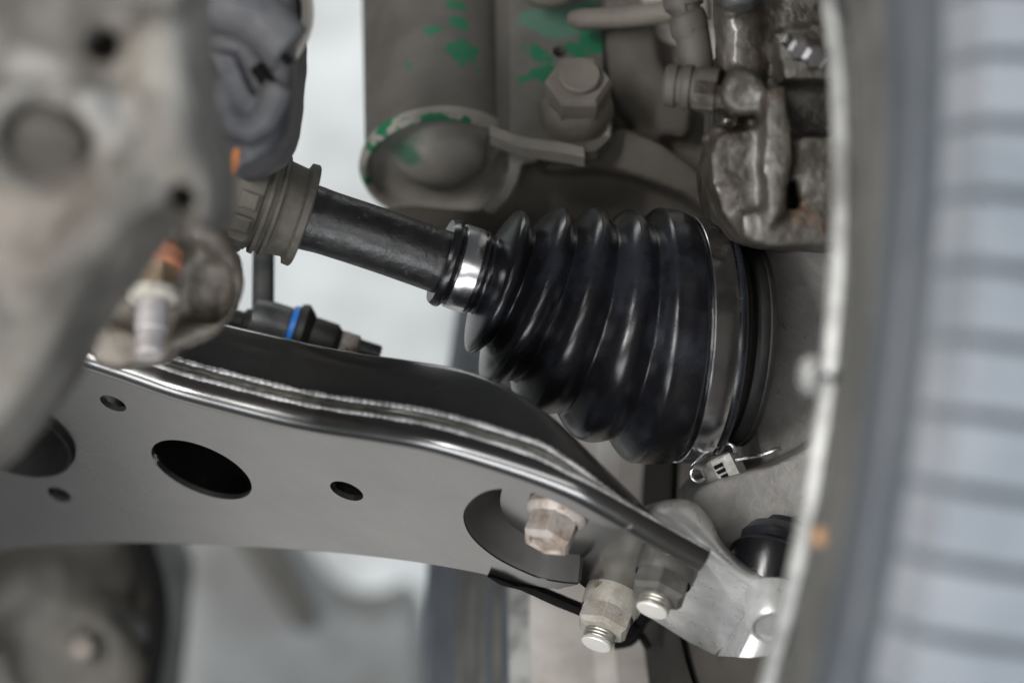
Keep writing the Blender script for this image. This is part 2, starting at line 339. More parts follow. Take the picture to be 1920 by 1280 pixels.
# ------------------------------------------------------------------ upper knuckle arm behind the bellows
t = thing('knuckle_arm', 'brown dusty cast knuckle arm arching above the black bellows', 'casting', P(1150, 470, 1.02))
g = prism([(700, 395), (760, 385), (930, 395), (950, 330), (985, 285), (1100, 285), (1135, 270), (1125, 100), (1130, -60), (1660, -60), (1660, 200), (1380, 520), (1000, 520), (880, 470), (700, 460)], .975, 1.03)
prism([(1120, 262), (1165, 236), (1230, 262), (1300, 310), (1372, 372), (1372, 440), (1330, 400), (1290, 366), (1230, 342), (1180, 325), (1120, 312), (1010, 322), (1030, 300)], .948, .99, g=g)
prism([(1130, -60), (1210, -60), (1240, 120), (1300, 200), (1290, 260), (1200, 240), (1140, 180)], .96, .99, g=g)
tube([P(930, 425, .985), P(1010, 392, .99), P(1090, 388, 1.0)], [.010, .008, .006], g=g)
obj('arm_body', cast(g, .0022, 10, .0012, .02), M['knuckle_brown'], t)
t = thing('hose_bracket', 'grey blunt rod reaching in above the clevis nut', 'bracket', P(1200, 30, .95))
g = tube([P(1070, 34, .955), P(1085, 37, .953), P(1160, 34, .95), P(1260, 22, .945), P(1330, 15, .94)], [.0028, .0042, .0043, .0046, .0048]); obj('rod', g, M['dust_nut'], t)
obj('rod_end', cast(sphere(P(1030, -18, .96), .009, sc=(1.3, 1, .8)), .0015, 2), M['dust_nut'], t)

# ------------------------------------------------------------------ drive shaft: inner boot, shaft, bellows, bands, joint
def AX(ang, th=11): return V((math.cos(rad(th))*math.cos(rad(ang)), math.sin(rad(th)), -math.cos(rad(th))*math.sin(rad(ang))))
def YD(x): return .858 + (x - 585)*.000037
t = thing('drive_shaft', 'black drive shaft with ribbed rubber bellows, steel bands and grey inner boot', 'drive shaft', P(1000, 560, YD(1000)))
def ringpx(cx, cy, r, ang, n=96): Y = YD(cx); return ring(P(cx, cy, Y), AX(ang), px(r, Y), n)
pts = [(540, 396, 64, 18), (585, 409, 62.5, 18), (620, 420, 60.5, 18), (720, 453, 60, 18), (845, 497, 60, 17.5), (900, 512, 60, 17)]
obj('shaft', loft([ringpx(*q) for q in spl(pts, 8)]), M['shaft'], t)
# inner boot (lathe along the 18 degree axis)
A0 = AX(18); IO = P(572, 405, YD(572)); k = px(1, .86)
prof = [(-185, 92), (-150, 95), (-92, 96), (-88, 90), (-85, 90), (-83, 98), (-75, 99), (-73, 92), (-66, 91), (-64, 98), (-57, 98), (-54, 90), (-20, 86), (-17, 92), (-15, 98), (-3, 99), (0, 96), (2, 80), (2, 62)]
ib = obj('inner_boot', lathe(IO, A0, [(s*k, r*k) for s, r in prof], 96, True, False), M['old_boot'], t, 'grey dusty inner boot with raised pads')
u_, w_, a_ = frame(A0)
for kk, th in enumerate([188, 215, 242, 269, 296, 323]):
    d = u_*math.cos(rad(th)) + w_*math.sin(rad(th)); tg = A0.cross(d); c = IO + A0*(-114*k) + d*(95*k); g = G()
    loft([[c + A0*(i*x*k) + tg*(j*x*k*.95) + d*(h*k) for i, j in ((-1,-1),(1,-1),(1,1),(-1,1))] for x, h in ((18, -6), (17, 6), (13, 9))], g=g); obj('pad', g, M['old_boot'], ib)
# bellows
tab = [(826, 489, 80), (834, 493, 84), (842, 496, 84), (848, 499, 77), (852, 500, 76), (886, 508, 76), (890, 509, 80), (896, 510, 80), (900, 512, 76), (907, 515, 77)]
keys = [(826, 489, 17), (886, 508, 17), (904, 514, 18), (927, 526, 21), (977, 551, 24), (1047, 581, 19.5), (1134, 608, 12.5), (1208, 628, 6.5), (1278, 636, 3.5), (1330, 641, 3.5)]
def centre(cx):
    for (x0, y0, a0), (x1, y1, a1) in zip(keys, keys[1:]):
        if x0 <= cx <= x1: f = (cx-x0)/(x1-x0); return y0 + (y1-y0)*f, a0 + (a1-a0)*f
    return (keys[0][1], keys[0][2]) if cx < keys[0][0] else (keys[-1][1], keys[-1][2])
crest = [(929, 142), (982, 181), (1051, 204), (1138, 222), (1212, 241)]; vall = [(907, 77), (954, 118), (1017, 156), (1096, 185), (1178, 207)]
folds = []
for (xv, rv), (xc, rc), nx in zip(vall, crest, vall[1:] + [None]):
    for i in range(8): q = i/8; folds.append((xv + (xc-xv)*q, rv + (rc-rv)*(.5 - .5*math.cos(math.pi*q**.8))**.75))
    if nx:
        for i in range(8): q = i/8; folds.append((xc + (nx[0]-xc)*q, nx[1] + (rc-nx[1])*(.5 + .5*math.cos(math.pi*q**1.25))**.8))
folds += [(1216, 240), (1236, 240.5), (1250, 239), (1262, 236), (1268, 232), (1274, 226), (1322, 221), (1325, 228), (1334, 228), (1339, 222), (1340, 205)]
rs = []
for x, r in spl([(x, r) for x, y, r in tab] + folds[1:], 3):
    y, a = centre(x); rs.append(ringpx(x, y, r, a, 128))
obj('bellows', loft(rs), M['rubber'], t, 'ribbed black rubber bellows')
def band(name, x0, x1, r0, r1, m, parent=t, th=3.5):
    y0, a0 = centre(x0); y1, a1 = centre(x1)
    return obj(name, loft([ringpx(x0, y0, r0-th, a0, 128), ringpx(x0, y0, r0, a0, 128), ringpx(x0+1, y0, r0+.8, a0, 128), ringpx((x0+x1)/2, (y0+y1)/2, (r0+r1)/2+1.5, (a0+a1)/2, 128), ringpx(x1-1, y1, r1+.8, a1, 128), ringpx(x1, y1, r1, a1, 128), ringpx(x1, y1, r1-th, a1, 128)], False, False), m, parent)
band('small_band', 852, 886, 79.5, 80, M['steel_band'])
bb = band('large_band', 1277, 1321, 231, 227, M['steel_band'])
# joint housing and dust shield
y0, a0 = centre(1330); JA = AX(4.5); JO = P(1332, 642, YD(1332))
jp = [(-6, 205), (10, 205), (28, 204), (34, 200), (36, 188), (46, 186), (50, 196), (60, 199), (78, 199), (84, 197), (88, 200), (100, 199), (103, 193), (104, 150)]
obj('joint_housing', lathe(JO, JA, [(s*k*.72, r*k*.985) for s, r in jp], 128), M['rubber_matt'], t, 'matt black outer joint housing')

# ------------------------------------------------------------------ control arm
TL, RO = rad(62), rad(22)
n_ = V((-math.sin(RO)*math.sin(TL), -math.cos(TL), -math.cos(RO)*math.sin(TL)))       # outward normal of the lower plate (true down)
A_O = P(650, 920, .862)
E1 = V((math.cos(RO), 0, -math.sin(RO))); E1 = (E1 - n_*E1.dot(n_)).normalized(); E2 = n_.cross(E1)
if E2.z < 0: E2 = -E2
def uv(x, y, lev=0):
    q = onplane(x, y, A_O - n_*lev, n_) - A_O; return (q.dot(E1), q.dot(E2))
def XYZ(u, v, lev=0): return A_O + E1*u + E2*v - n_*lev
t = thing('control_arm', 'new black painted steel control arm with round holes and a welded side wall', 'control arm', XYZ(-.1, -.02))
edge = [(-60, 640), (60, 655), (145, 676), (220, 700), (320, 735), (420, 762), (520, 787), (600, 803), (700, 818), (800, 836), (900, 864), (1000, 897), (1080, 930), (1150, 968), (1210, 1002), (1270, 1036), (1322, 1064)]
ec = [V((*uv(x, y), 0)) for x, y in spl(edge, 6)]
Hs = spl([(-60, 32), (400, 34), (700, 34), (850, 33), (960, 28), (1000, 25.5), (1080, 19), (1150, 14.5), (1210, 10.8), (1280, 7), (1325, 2)], 12)
def Hat(x):
    for (x0, h0), (x1, h1) in zip(Hs, Hs[1:]):
        if x0 <= x <= x1: return (h0 + (h1-h0)*(x-x0)/(x1-x0 + 1e-9))*.001
    return .034 if x < 0 else .007
xe = [q[0] for q in spl(edge, 6)]
RHO = .0055; rim = []; rims = []; wall = []; b1 = []; b2 = []; mid = []
for i, c in enumerate(ec):
    T = (ec[min(i+1, len(ec)-1)] - ec[max(i-1, 0)]).normalized(); mm = V((-T.y, T.x, 0))
    if mm.y < 0: mm = -mm
    H = Hat(xe[i]); sc = max(.35, min(1, H/.026))
    def pt(m_, h_): q = c + mm*m_; return XYZ(q.x, q.y, h_)
    rim.append((c - mm*RHO)[:2])
    arc = [pt(-RHO + RHO*math.sin(a*math.pi/12), RHO - RHO*math.cos(a*math.pi/12)) for a in range(7)]
    h1, h2 = .0078*sc, .0132*sc; h1 = max(h1, RHO + .0008); h2 = max(h2, h1 + .001)
    rims.append(arc + [pt(0, h1), pt(-.0022, h1 + .0002), pt(-.0022, RHO), pt(-RHO - .001, .0021), pt(-RHO - .001, .0004)])
    mid.append([pt(-.003, h1 - .001), pt(-.0004, h1), pt(.0003, (h1+h2)/2), pt(-.0008, h2), pt(-.003, h2 + .001)])
    b1.append((pt(.0002, h1 + .0003), sc)); b2.append((pt(-.0005, h2), sc))
    Hh = max(H, h2 + .002)
    wall.append([pt(-.0016, h2 - .001), pt(-.0018, h2 + (Hh-h2)*.5), pt(-.0022, Hh - .0022), pt(-.0030, Hh - .0008), pt(-.0045, Hh), pt(-.0062, Hh - .001), pt(-.0062, h2 - .001)])
ap = M['arm_paint']
obj('rounded_edge', loft(rims), ap, t)
obj('side_wall', loft(wall), ap, t)
wd = obj('weld_seam', loft(mid), M['weld'], t, 'brownish weld seam between two glinting bead lines')
def bead(pl_, r0, step, seed):
    rnd = random.Random(seed); L_ = [0]; ps = [p for p, s in pl_]
    for a, b in zip(ps, ps[1:]): L_.append(L_[-1] + (b-a).length)
    out = []; rr = []; s = 0; ph = 0; i = 0
    while s < L_[-1]:
        while L_[i+1] < s: i += 1
        f = (s - L_[i])/(L_[i+1] - L_[i]); p = ps[i].lerp(ps[i+1], f); sc = pl_[i][1]
        ph += step/(.0026)*2*math.pi*(.7 + .6*rnd.random()); nz = noise.noise(V((s*140, seed, 0)))
        out.append(p); rr.append(max(.0002, r0*sc*(1 + .1*math.sin(ph) + .5*nz + .15*noise.noise(V((s*420, seed, 3)))))); s += step
    return tube(out, rr, 10)
obj('weld_bead', bead(b1, .0008, .0003, 1), M['bead'], wd); obj('weld_bead', bead(b2, .00105, .0003, 5), M['bead'], wd)
# lower plate with its holes; its right end is cut out round the recess
low = [(1045, 1104), (1000, 1097), (900, 1074), (800, 1056), (700, 1043), (600, 1033), (450, 1023), (300, 1018), (200, 1017), (100, 1021), (0, 1031), (-80, 1044)]
c1 = spl([(1186, 992), (1130, 985), (1060, 950), (1000, 924), (935, 916), (893, 930), (869, 962), (882, 1004), (930, 1046), (1000, 1080), (1045, 1091), (1084, 1095)], 5)
top_i = [i for i in range(len(xe)) if xe[i] <= 1186]
outline = [tuple(rim[i]) for i in top_i] + [uv(x, y) for x, y in c1] + [uv(x, y) for x, y in spl(low, 4)]
def ell(cx, cy, a, b, th, n=48): th = rad(th); return [uv(cx + a*math.cos(q)*math.cos(th) - b*math.sin(q)*math.sin(th), cy + a*math.cos(q)*math.sin(th) + b*math.sin(q)*math.cos(th)) for q in (2*math.pi*i/n for i in range(n))]
holes = [ell(378, 880, 101, 42, 23.5, 64), ell(212, 756, 26.5, 11.5, 24), ell(650, 920, 33, 14.5, 22), ell(112, 927, 24, 11, 24), ell(18, 812, 124, 58, 22, 64)]
holes_ok = holes
def lipz(u, v):                              # slightly rolled rim round the sleeve opening
    return 0
obj('lower_plate', sheet([tuple(q) for q in resample(outline, .004)], holes_ok, .009, lambda u, v, s: XYZ(u, v, .0022*s), .0022), ap, t, 'grey reflecting lower plate with round holes')
# sleeve in the left opening
g = G(); sl = ell(18, 812, 124, 58, 22, 64); slc = V(uv(18, 812))
loft([[XYZ(*(slc + (V(q)-slc)*f), l) for q in sl] for f, l in ((1.06, -.0002), (1.04, -.0022), (.99, -.0026), (.96, -.0008), (.95, .045))], False, True, g=g); obj('sleeve', g, M['black'], t, 'black open sleeve')
# recess: inner wall following the cut, and the deeper plate that carries the nuts
D = .0095
cw = [V((*uv(x, y), 0)) for x, y in c1[16:]]
wl = []; rc = V((*uv(985, 1000), 0))
for c in cw:
    d = (rc - c).normalized()
    def wq(o_, l): q = c + d*o_; return XYZ(q.x, q.y, l)
    wl.append([wq(-.0008, .0021), wq(.0002, .0006), wq(.0012, .0022), wq(.003, .007), wq(.0052, D + .001), wq(.0085, .0165), wq(.006, .0165), wq(.002, .009)])
obj('recess_wall', loft(wl), M['recess'], t)
c2 = spl([(944, 905), (938, 945), (955, 980), (990, 1006), (1030, 1036), (1062, 1064), (1080, 1088)], 5)
deep = [uv(x, y, D) for x, y in c2 + [(1100, 1104), (1140, 1126), (1200, 1140), (1260, 1105), (1300, 1075), (1300, 1062), (1210, 1012), (1150, 980), (1080, 945), (1000, 910)]]
obj('end_plate', sheet([tuple(q) for q in resample(deep, .004)], [], .008, lambda u, v, s: XYZ(u, v, D + .003*s), .003), ap, t)
obj('inner_floor', sheet([tuple(q) for q in resample([uv(x, y, .017) for x, y in ((845, 895), (1000, 905), (1130, 985), (1150, 1090), (1060, 1092), (960, 1070), (870, 1030))], .01)], [], .03, lambda u, v, s: XYZ(u, v, .017 + .002*s), .002), ap, t)
# lower flange of the upper shell, the upper shell itself, tail of the arm
g = prism([(904, 1076), (930, 1083), (965, 1096), (1000, 1101), (1050, 1122), (1100, 1143), (1095, 1158), (1040, 1136), (975, 1106), (940, 1098)], .878, .9)
obj('lower_flange', cast(g, .0009, 3), M['black'], t)
obj('upper_shell', sheet([tuple(q) for q in resample([rim[i] for i in top_i if xe[i] < 940][::3] + [tuple(uv(x, y)) for x, y in low[2:]], .012)], [], .03, lambda u, v, s: XYZ(u, v - .004, .0265 + .002*s), .002), ap, t)
rw = [V((*uv(x, y), 0)) for x, y in spl(low, 3)]
obj('rear_wall', loft([[XYZ(c.x, c.y + .0005, .0024), XYZ(c.x, c.y + .0005, .027), XYZ(c.x, c.y + .002, .027), XYZ(c.x, c.y + .002, .0024)] for c in rw]), ap, t)

# nuts and bolts on the arm (axes along the true vertical)
def nutset(name, label, x, y, lev, R, h, flh, flR, sr, sh, m, m2, m3, grp=None):
    o0 = onplane(x, y, A_O - n_*lev, n_); t = thing(name, label, 'nut', o0, grp)
    obj('flange', lathe(o0, n_, [(-.001, flR*.98), (flh*.5, flR), (flh, flR*.97), (flh*1.35, R*.98)], 64, True, False), m, t)
    obj('hex', lathe(o0, n_, [(flh*1.1, R), (flh + h*.82, R), (flh + h, R*.86), (flh + h + .0004, sr)], 72, False, True, fn=hexfn()), m, t, sharp=22)
    s0 = o0 + n_*(flh + h); pf = [(-.002, sr)]; z = 0
    while z < sh - .0013: pf += [(z, sr), (z + .0004, sr*.93), (z + .0009, sr*.93), (z + .0012, sr)]; z += .0013
    st = obj('stud', lathe(s0, n_, pf + [(sh - .0003, sr*.97)], 48, True, False), m2, t)
    obj('stud_end', lathe(s0 + n_*(sh - .0006), n_, [(-.0005, sr*.975), (.0005, sr*.975), (.0009, sr*.9), (.001, .0001)], 48), m3, st)
    return t
nutset('lock_nut', 'whitish corroded lock nut with shiny stud, lowest on the arm end', 1152, 1112, D, .0102, .0095, .0062, .0106, .0058, .0055, M['nut_pale'], M['thread'], M['bright'])
nutset('lock_nut', 'dark grey lock nut with shiny stud beside the zinc bracket', 1256, 1048, D, .0102, .0095, .006, .0108, .0058, .005, M['nut_dark'], M['thread'], M['bright'])
o0 = onplane(1047, 956, A_O - n_*D, n_); t = thing('flange_bolt', 'rusty pale flange bolt seated in the oval recess of the arm', 'bolt', o0)
obj('flange', lathe(o0, n_, [(-.001, .0108), (.0022, .0111), (.0034, .0104), (.0046, .0086)], 64, True, False), M['bolt_rust'], t)
obj('hex', lathe(o0, n_, [(.004, .0092), (.0125, .0092), (.0138, .0082), (.0142, .0066), (.0134, .006)], 72, False, True, fn=hexfn()), M['bolt_rust'], t, sharp=22)

# ------------------------------------------------------------------ zinc plated ball joint bracket
t = thing('ball_joint', 'zinc plated ball joint bracket bolted to the end of the arm', 'ball joint', P(1340, 1200, .83))
ZL = .0125
def Z(x, y, l=ZL): return onplane(x, y, A_O - n_*l, n_)
mainp = [(1180, 1120), (1230, 1010), (1290, 1025), (1335, 1046), (1372, 1076), (1424, 1106), (1400, 1148), (1356, 1214), (1340, 1228), (1290, 1203), (1199, 1146)]
a = [Z(x, y) for x, y in mainp]; c_ = sum(a, V((0, 0, 0)))/len(a)
obj('bracket_plate', loft([[p + (c_-p).normalized()*.0006 for p in a], [p - n_*.0006 for p in a], [p - n_*.0042 for p in a]]), M['zinc'], t, sharp=60)
fr = [[Z(1424, 1106)+(Z(1345, 1229)-Z(1424, 1106))*q for q in (0, .25, .5, .75, 1)], [P(1446 - 60*q, 1112 + 119*q, .826 + .006*q) for q in (0, .25, .5, .75, 1)], [P(1476 - 66*q, 1116 + 116*q, .8235 + .007*q) for q in (0, .25, .5, .75, 1)], [P(1510 - 72*q, 1122 + 106*q, .825 + .006*q) for q in (0, .25, .5, .75, 1)]]
cols = [[r[i] for r in fr] for i in range(5)]
obj('side_facet', loft([c + [p + V((.001, .004, .001)) for p in c[::-1]] for c in cols]), M['zinc'], t, sharp=50)
Lp = spl([(1212, 962), (1240, 976), (1274, 1004), (1330, 1047), (1372, 1077), (1422, 1106), (1490, 1122)], 6); Up = spl([(1206, 950), (1254, 936), (1298, 940), (1328, 968), (1352, 1012), (1402, 1058), (1500, 1088)], 6); rr = []
for (x0, y0), (x1, y1) in zip(Lp, Up):
    a = Z(x0, y0, .0122); b = P(x1, y1, a.y + .006); m_ = (a + b)/2 + V((.001, -.010, .001))
    cs = [a*(1-q)**2 + m_*2*q*(1-q) + b*q*q for q in (0, .12, .25, .4, .55, .7, .85, 1)]
    rr.append(cs + [p + V((.001, .0034, -.0012)) for p in cs[::-1]])
obj('rolled_flange', loft(rr), M['zinc'], t, sharp=50)
ba = V((-.05, -.72, -.69)); bo = P(1450, 1168, .822)
bs = obj('boss', lathe(bo, ba, [(-.012, .0098), (.0, .0094), (.0018, .0082), (.002, .0072), (.0008, .0066), (.0006, .0001)], 64), M['zinc'], t)
obj('rubber_boot', lathe(P(1452, 1062, .86), V((.33, .47, .82)), [(-.012, .013), (-.004, .0165), (.002, .0172), (.005, .015), (.008, .0155), (.012, .0135), (.014, .010), (.016, .0095)], 64), M['rubber'], t, 'black rubber ball joint boot')
# ------------------------------------------------------------------ lower knuckle
t = thing('steering_knuckle', 'rough grey cast steering knuckle beside the outer joint', 'knuckle', P(1480, 1000, .9))
g = prism([(1385, 430), (1640, 430), (1640, 1120), (1540, 1010), (1470, 985), (1440, 900), (1425, 860), (1400, 700)], .889, .97)
prism([(1293, 944), (1312, 918), (1350, 899), (1400, 884), (1450, 872), (1500, 850), (1580, 800), (1640, 860), (1640, 1000), (1560, 985), (1500, 968), (1455, 985), (1420, 1008), (1390, 1038), (1350, 1035), (1310, 1000)], .862, .93, g=g)
obj('knuckle_body', cast(g, .0013, 7, .0012, .02, disp2=.0005, d2scale=.004), M['knuckle'], t)
# castle nut with split pin
ca = V((-.40, .22, .87)).normalized(); co = P(1362, 893, .872)
t = thing('castle_nut', 'bright slotted castle nut peeking over the grey knuckle boss', 'nut', co)
obj('hex', lathe(co, ca, [(-.006, .0076), (.0062, .0076), (.0068, .0073)], 72, True, True, fn=hexfn()), M['castle'], t, sharp=22)
obj('threaded_crown', lathe(co, ca, [(.006, .0068)] + [(.0068 + i*.0008, .0066 if i % 2 else .0060) for i in range(8)] + [(.0132, .005)], 48), M['nut_dark'], t)
u_, w2, a_ = frame(ca); fc = co + V((-.25, -1, -.05)).normalized()*.0068
fd = V((-.28, -.93, -.03)).normalized(); fu = (ca - fd*ca.dot(fd)).normalized(); fs_ = fu.cross(fd)
for i in range(4): obj('slot', box(co + fd*.00695 + fu*(.0042 - i*.0022) - fs_*.0006, .0001, .0001, .0001) if False else loft([[co + fd*q + fu*(.0045 - i*.0021 + a1*.0007) + fs_*(.0006 + b1_*.0016) for a1, b1_ in ((-1,-1),(1,-1),(1,1),(-1,1))] for q in (.0055, .0071)]), M['black'], t)
t = thing('split_pin', 'thin shiny wire split pin bent over the castle nut', 'pin', P(1305, 890, .866))
wr = px(3.6, .866)
g = tube([P(x, y, .862) for x, y in spl([(1322, 897), (1310, 902), (1299, 897), (1296, 885), (1303, 877), (1316, 877)], 6)], wr*1.05, 10); obj('eye', g, M['steel_band'], t)
obj('leg', tube([P(x, y, Y) for x, y, Y in spl([(1296, 873, .864), (1312, 860, .864), (1327, 848, .865), (1345, 836, .864), (1362, 831, .862), (1373, 835, .861), (1379, 847, .862)], 6)], wr, 10), M['steel_band'], t)
obj('leg', tube([P(x, y, Y) for x, y, Y in spl([(1380, 862, .868), (1405, 857, .866), (1425, 853, .862), (1448, 845, .86), (1464, 840, .86)], 6)], wr*1.1, 10), M['steel_band'], t)

# ------------------------------------------------------------------ brake caliper with hose
t = thing('brake_caliper', 'oily rust-stained cast brake caliper at the top beside the wheel', 'caliper', P(1450, 450, .83))
g = prism([(1352, 90), (1400, 60), (1440, -60), (1640, -60), (1640, 200), (1600, 462), (1440, 458), (1395, 445), (1358, 405), (1338, 340), (1336, 290), (1350, 240)], .825, .9)
lathe(P(1382, -30, .83), (.06, -.1, -1), [(0, .0088), (.030, .0094), (.0335, .0086), (.035, .006)], g=g)
prism([(1334, 292), (1350, 252), (1425, 238), (1446, 330), (1440, 440), (1395, 447), (1358, 405), (1338, 345)], .806, .85, g=g)
prism([(1440, 165), (1472, 158), (1488, 300), (1470, 400), (1440, 425), (1432, 300)], .796, .84, g=g)
prism([(1486, 262), (1620, 240), (1620, 372), (1502, 384)], .80, .84, g=g)
prism([(1392, 398), (1620, 388), (1620, 462), (1440, 460), (1395, 446)], .799, .84, g=g)
prism([(1452, 60), (1560, 40), (1620, 70), (1620, 150), (1470, 150)], .808, .84, g=g)
lathe(P(1392, 175, .812), (0, -1, -.1), [(-.03, .0085), (.004, .0078), (.0055, .006)], g=g)
lathe(P(1350, 262, .815), (-.5, -.8, 0), [(-.02, .006), (.004, .005)], g=g)
obj('caliper_body', cast(g, .0016, 3, .0016, .01, disp2=.0006, d2scale=.003), M['caliper'], t)
g = G()
for x, y, Y, r in ((1385, 0, .812, .0058), (1385, -10, .815, .0076)): lathe(P(x, y, Y), (.06, -.2, -1), [(-.02, r), (.002, r), (.003, r*.8)], g=g)
obj('slide_pin', g, M['link'], t)
for x, y in ((1497, 92), (1525, 108)):
    obj('bleed_nut', lathe(P(x, y, .80), (.1, -.9, -.3), [(-.02, .0042), (.002, .0042), (.003, .003)], 36, fn=hexfn()), M['steel_band'], t)
t = thing('brake_hose', 'brown ribbed brake hose ending in a round fitting on the caliper', 'hose', P(1300, 205, .82))
pf = []
hl = [P(1283, -60, .83), P(1290, 20, .826), P(1310, 135, .822)]
hr = spl([(1280, -60, 38), (1281, 8, 38), (1284, 14, 30), (1287, 26, 30), (1289, 32, 36), (1294, 60, 36), (1298, 66, 33), (1306, 128, 34), (1310, 150, 30)], 4)
obj('hose_end', tube([P(x, y, .826) for x, y, r in hr], [px(r, .826) for x, y, r in hr], 28), M['hose'], t)
fa = V((.97, -.15, -.12))
obj('banjo_fitting', lathe(P(1246, 160, .822), fa, [(0, .0062), (.001, .0072), (.004, .0074), (.0045, .0066), (.006, .0066), (.0065, .0078), (.009, .0078), (.0095, .0068), (.011, .0068), (.0115, .0076), (.018, .0076), (.0185, .006)], 48), M['hose'], t)
obj('banjo_bolt', lathe(P(1302, 178, .815), fa, [(0, .0056), (.007, .0056), (.0075, .0045), (.011, .004)], 36, fn=hexfn()), M['caliper'], t)

# ------------------------------------------------------------------ stabiliser link behind the arm
t = thing('stabiliser_link', 'dark stabiliser link with thin rod and blue ringed joint behind the arm', 'link', P(530, 640, .94))
Yl = .935
obj('rod', tube([P(494, 380, .965), P(494, 480, .95), P(493, 590, Yl)], px(21, Yl), 32), M['link'], t)
la = V((.93, .1, -.30)).normalized()
obj('eye_housing', lathe(P(470, 594, Yl), la, [(0, .004), (.0005, .0075), (.004, .0085), (.0145, .0085), (.0155, .0075)], 48), M['link'], t)
obj('blue_ring', lathe(P(541, 612, Yl), la, [(0, .0078), (.0002, .0084), (.0022, .0088), (.0024, .008)], 48), M['blue'], t)
obj('rubber_boot', lathe(P(551, 614, Yl), la, [(0, .008), (.001, .0098), (.0035, .0104), (.006, .0082), (.008, .0058), (.010, .0058)], 48), M['rubber_matt'], t)
obj('collar', lathe(P(580, 624, Yl), la, [(0, .0062), (.002, .0068), (.010, .0066), (.0118, .005), (.0125, .0048)], 40), M['rubber_matt'], t)
obj('nut', lathe(P(638, 642, Yl), la, [(0, .0048), (.0005, .0056), (.0065, .0056), (.0072, .0046)], 36, fn=hexfn()), M['bolt_rust'], t)
obj('stud', lathe(P(672, 652, Yl), la, [(0, .0036), (.008, .0036), (.0088, .003)], 32), M['link'], t)
obj('back_cap', lathe(P(415, 592, Yl), la, [(0, .0042), (.008, .0042), (.009, .006), (.012, .006)], 32), M['rubber_matt'], t)

# cable tie behind the pale nut
t = thing('cable_tie', 'small black blurred cable tie under the whitish nut', 'cable tie', P(1195, 1195, .93))
obj('loop', tube([P(x, y, .94) for x, y in spl([(1228, 1140), (1205, 1160), (1195, 1180), (1180, 1200), (1150, 1205)], 6)], .0024, 10), M['black'], t)
obj('tail', tube([P(x, y, .945) for x, y in ((1190, 1180), (1205, 1195), (1216, 1214))], .0017, 10), M['black'], t)
obj('head', box(P(1188, 1178, .94), .006, .005, .006, (.3, -.4, .8)), M['black'], t)

# ------------------------------------------------------------------ near left: big casting, ear with stud, mount
t = thing('gearbox_casting', 'large pale dirty cast housing filling the upper left, out of focus', 'casting', P(150, 700, .68))
Yc = .615
g = prism([(-200, -120), (334, -120), (344, 40), (346, 140), (366, 204), (386, 270), (392, 340), (386, 395), (376, 425), (356, 414), (326, 392), (282, 378), (246, 430), (208, 490), (165, 540), (122, 600), (88, 670), (42, 744), (-14, 824), (-90, 910), (-200, 930)], Yc, Yc + .07)
prism([(-60, 150), (150, 158), (205, 165), (200, 248), (150, 236), (-60, 240)], Yc - .008, Yc + .02, g=g)
tube([P(300, 40, Yc), P(300, 150, Yc - .003), P(330, 260, Yc), P(360, 380, Yc + .004)], [.006, .007, .006, .004], g=g)
tube([P(230, 220, Yc), P(250, 330, Yc), P(190, 430, Yc), P(60, 520, Yc)], [.004, .006, .006, .005], g=g)
lathe(P(75, 305, Yc), (0, -.72, -.69), [(-.02, .0165), (.003, .0160), (.005, .0145)], g=g)
cuts = [lathe(P(165, 62, Yc - .02), (0, 1, 0), [(0, .0042), (.05, .0042)], 32), lathe(P(318, 376, Yc - .02), (0, 1, .1), [(0, .0046), (.05, .004)], 32), lathe(P(76, 318, Yc - .012), (0, .72, .69), [(0, .0125), (.017, .0118), (.02, .0095)], 48)]
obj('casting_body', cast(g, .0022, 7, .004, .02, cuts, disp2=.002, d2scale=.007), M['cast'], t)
obj('boss', lathe(P(80, 306, Yc), (0, -.72, -.69), [(-.012, .0116), (-.004, .0112), (-.001, .0085)], 48), M['boss_dark'], t, 'dark round boss')
t = thing('mounting_ear', 'brown dirty mounting ear with rounded lobe beneath the big casting', 'bracket', P(300, 690, .75))
Ye = .79
g = prism([(250, 420), (300, 396), (400, 440), (432, 480), (442, 530), (430, 575), (398, 612), (350, 636), (318, 646), (312, 672), (296, 684), (200, 692), (170, 676), (164, 640), (185, 590), (215, 520)], Ye, Ye + .03)
tube([P(x, y, Ye - .002) for x, y in spl([(330, 410), (400, 445), (430, 490), (436, 535), (420, 580), (385, 612), (330, 640)], 5)], .0042, g=g)
sphere(P(300, 440, Ye), .012, g=g); prism([(165, 600), (320, 640), (312, 680), (200, 690), (168, 676)], Ye - .008, Ye + .02, g=g)
cuts = [sphere(P(392, 545, Ye - .003), .0095, sc=(.9, .8, 1.2))]
obj('ear_body', cast(g, .0016, 6, .003, .012, cuts), M['ear'], t)
sa = V((0.01, -.40, -.91)).normalized(); so = P(290, 492, Ye - .014)
t = thing('mount_stud', 'rusty nut with a pale stud hanging from the mounting ear', 'stud', so)
obj('washer', lathe(so, sa, [(-.006, .0070), (-.003, .0092), (.0015, .0088), (.0022, .006)], 48), M['rust'], t)
obj('nut', lathe(so, sa, [(.001, .0072), (.0105, .0072), (.0112, .0062)], 48, fn=hexfn()), M['nut_brown'], t, sharp=22)
obj('nut_collar', lathe(so, sa, [(.0098, .0062), (.0102, .0082), (.0128, .0084), (.0138, .0074), (.0142, .0055)], 48), M['nut_pale'], t)
obj('stud_body', lathe(so, sa, [(.013, .0053), (.024, .0053), (.0245, .0048), (.0315, .0048), (.033, .0036)], 40), M['stud_grey'], t)

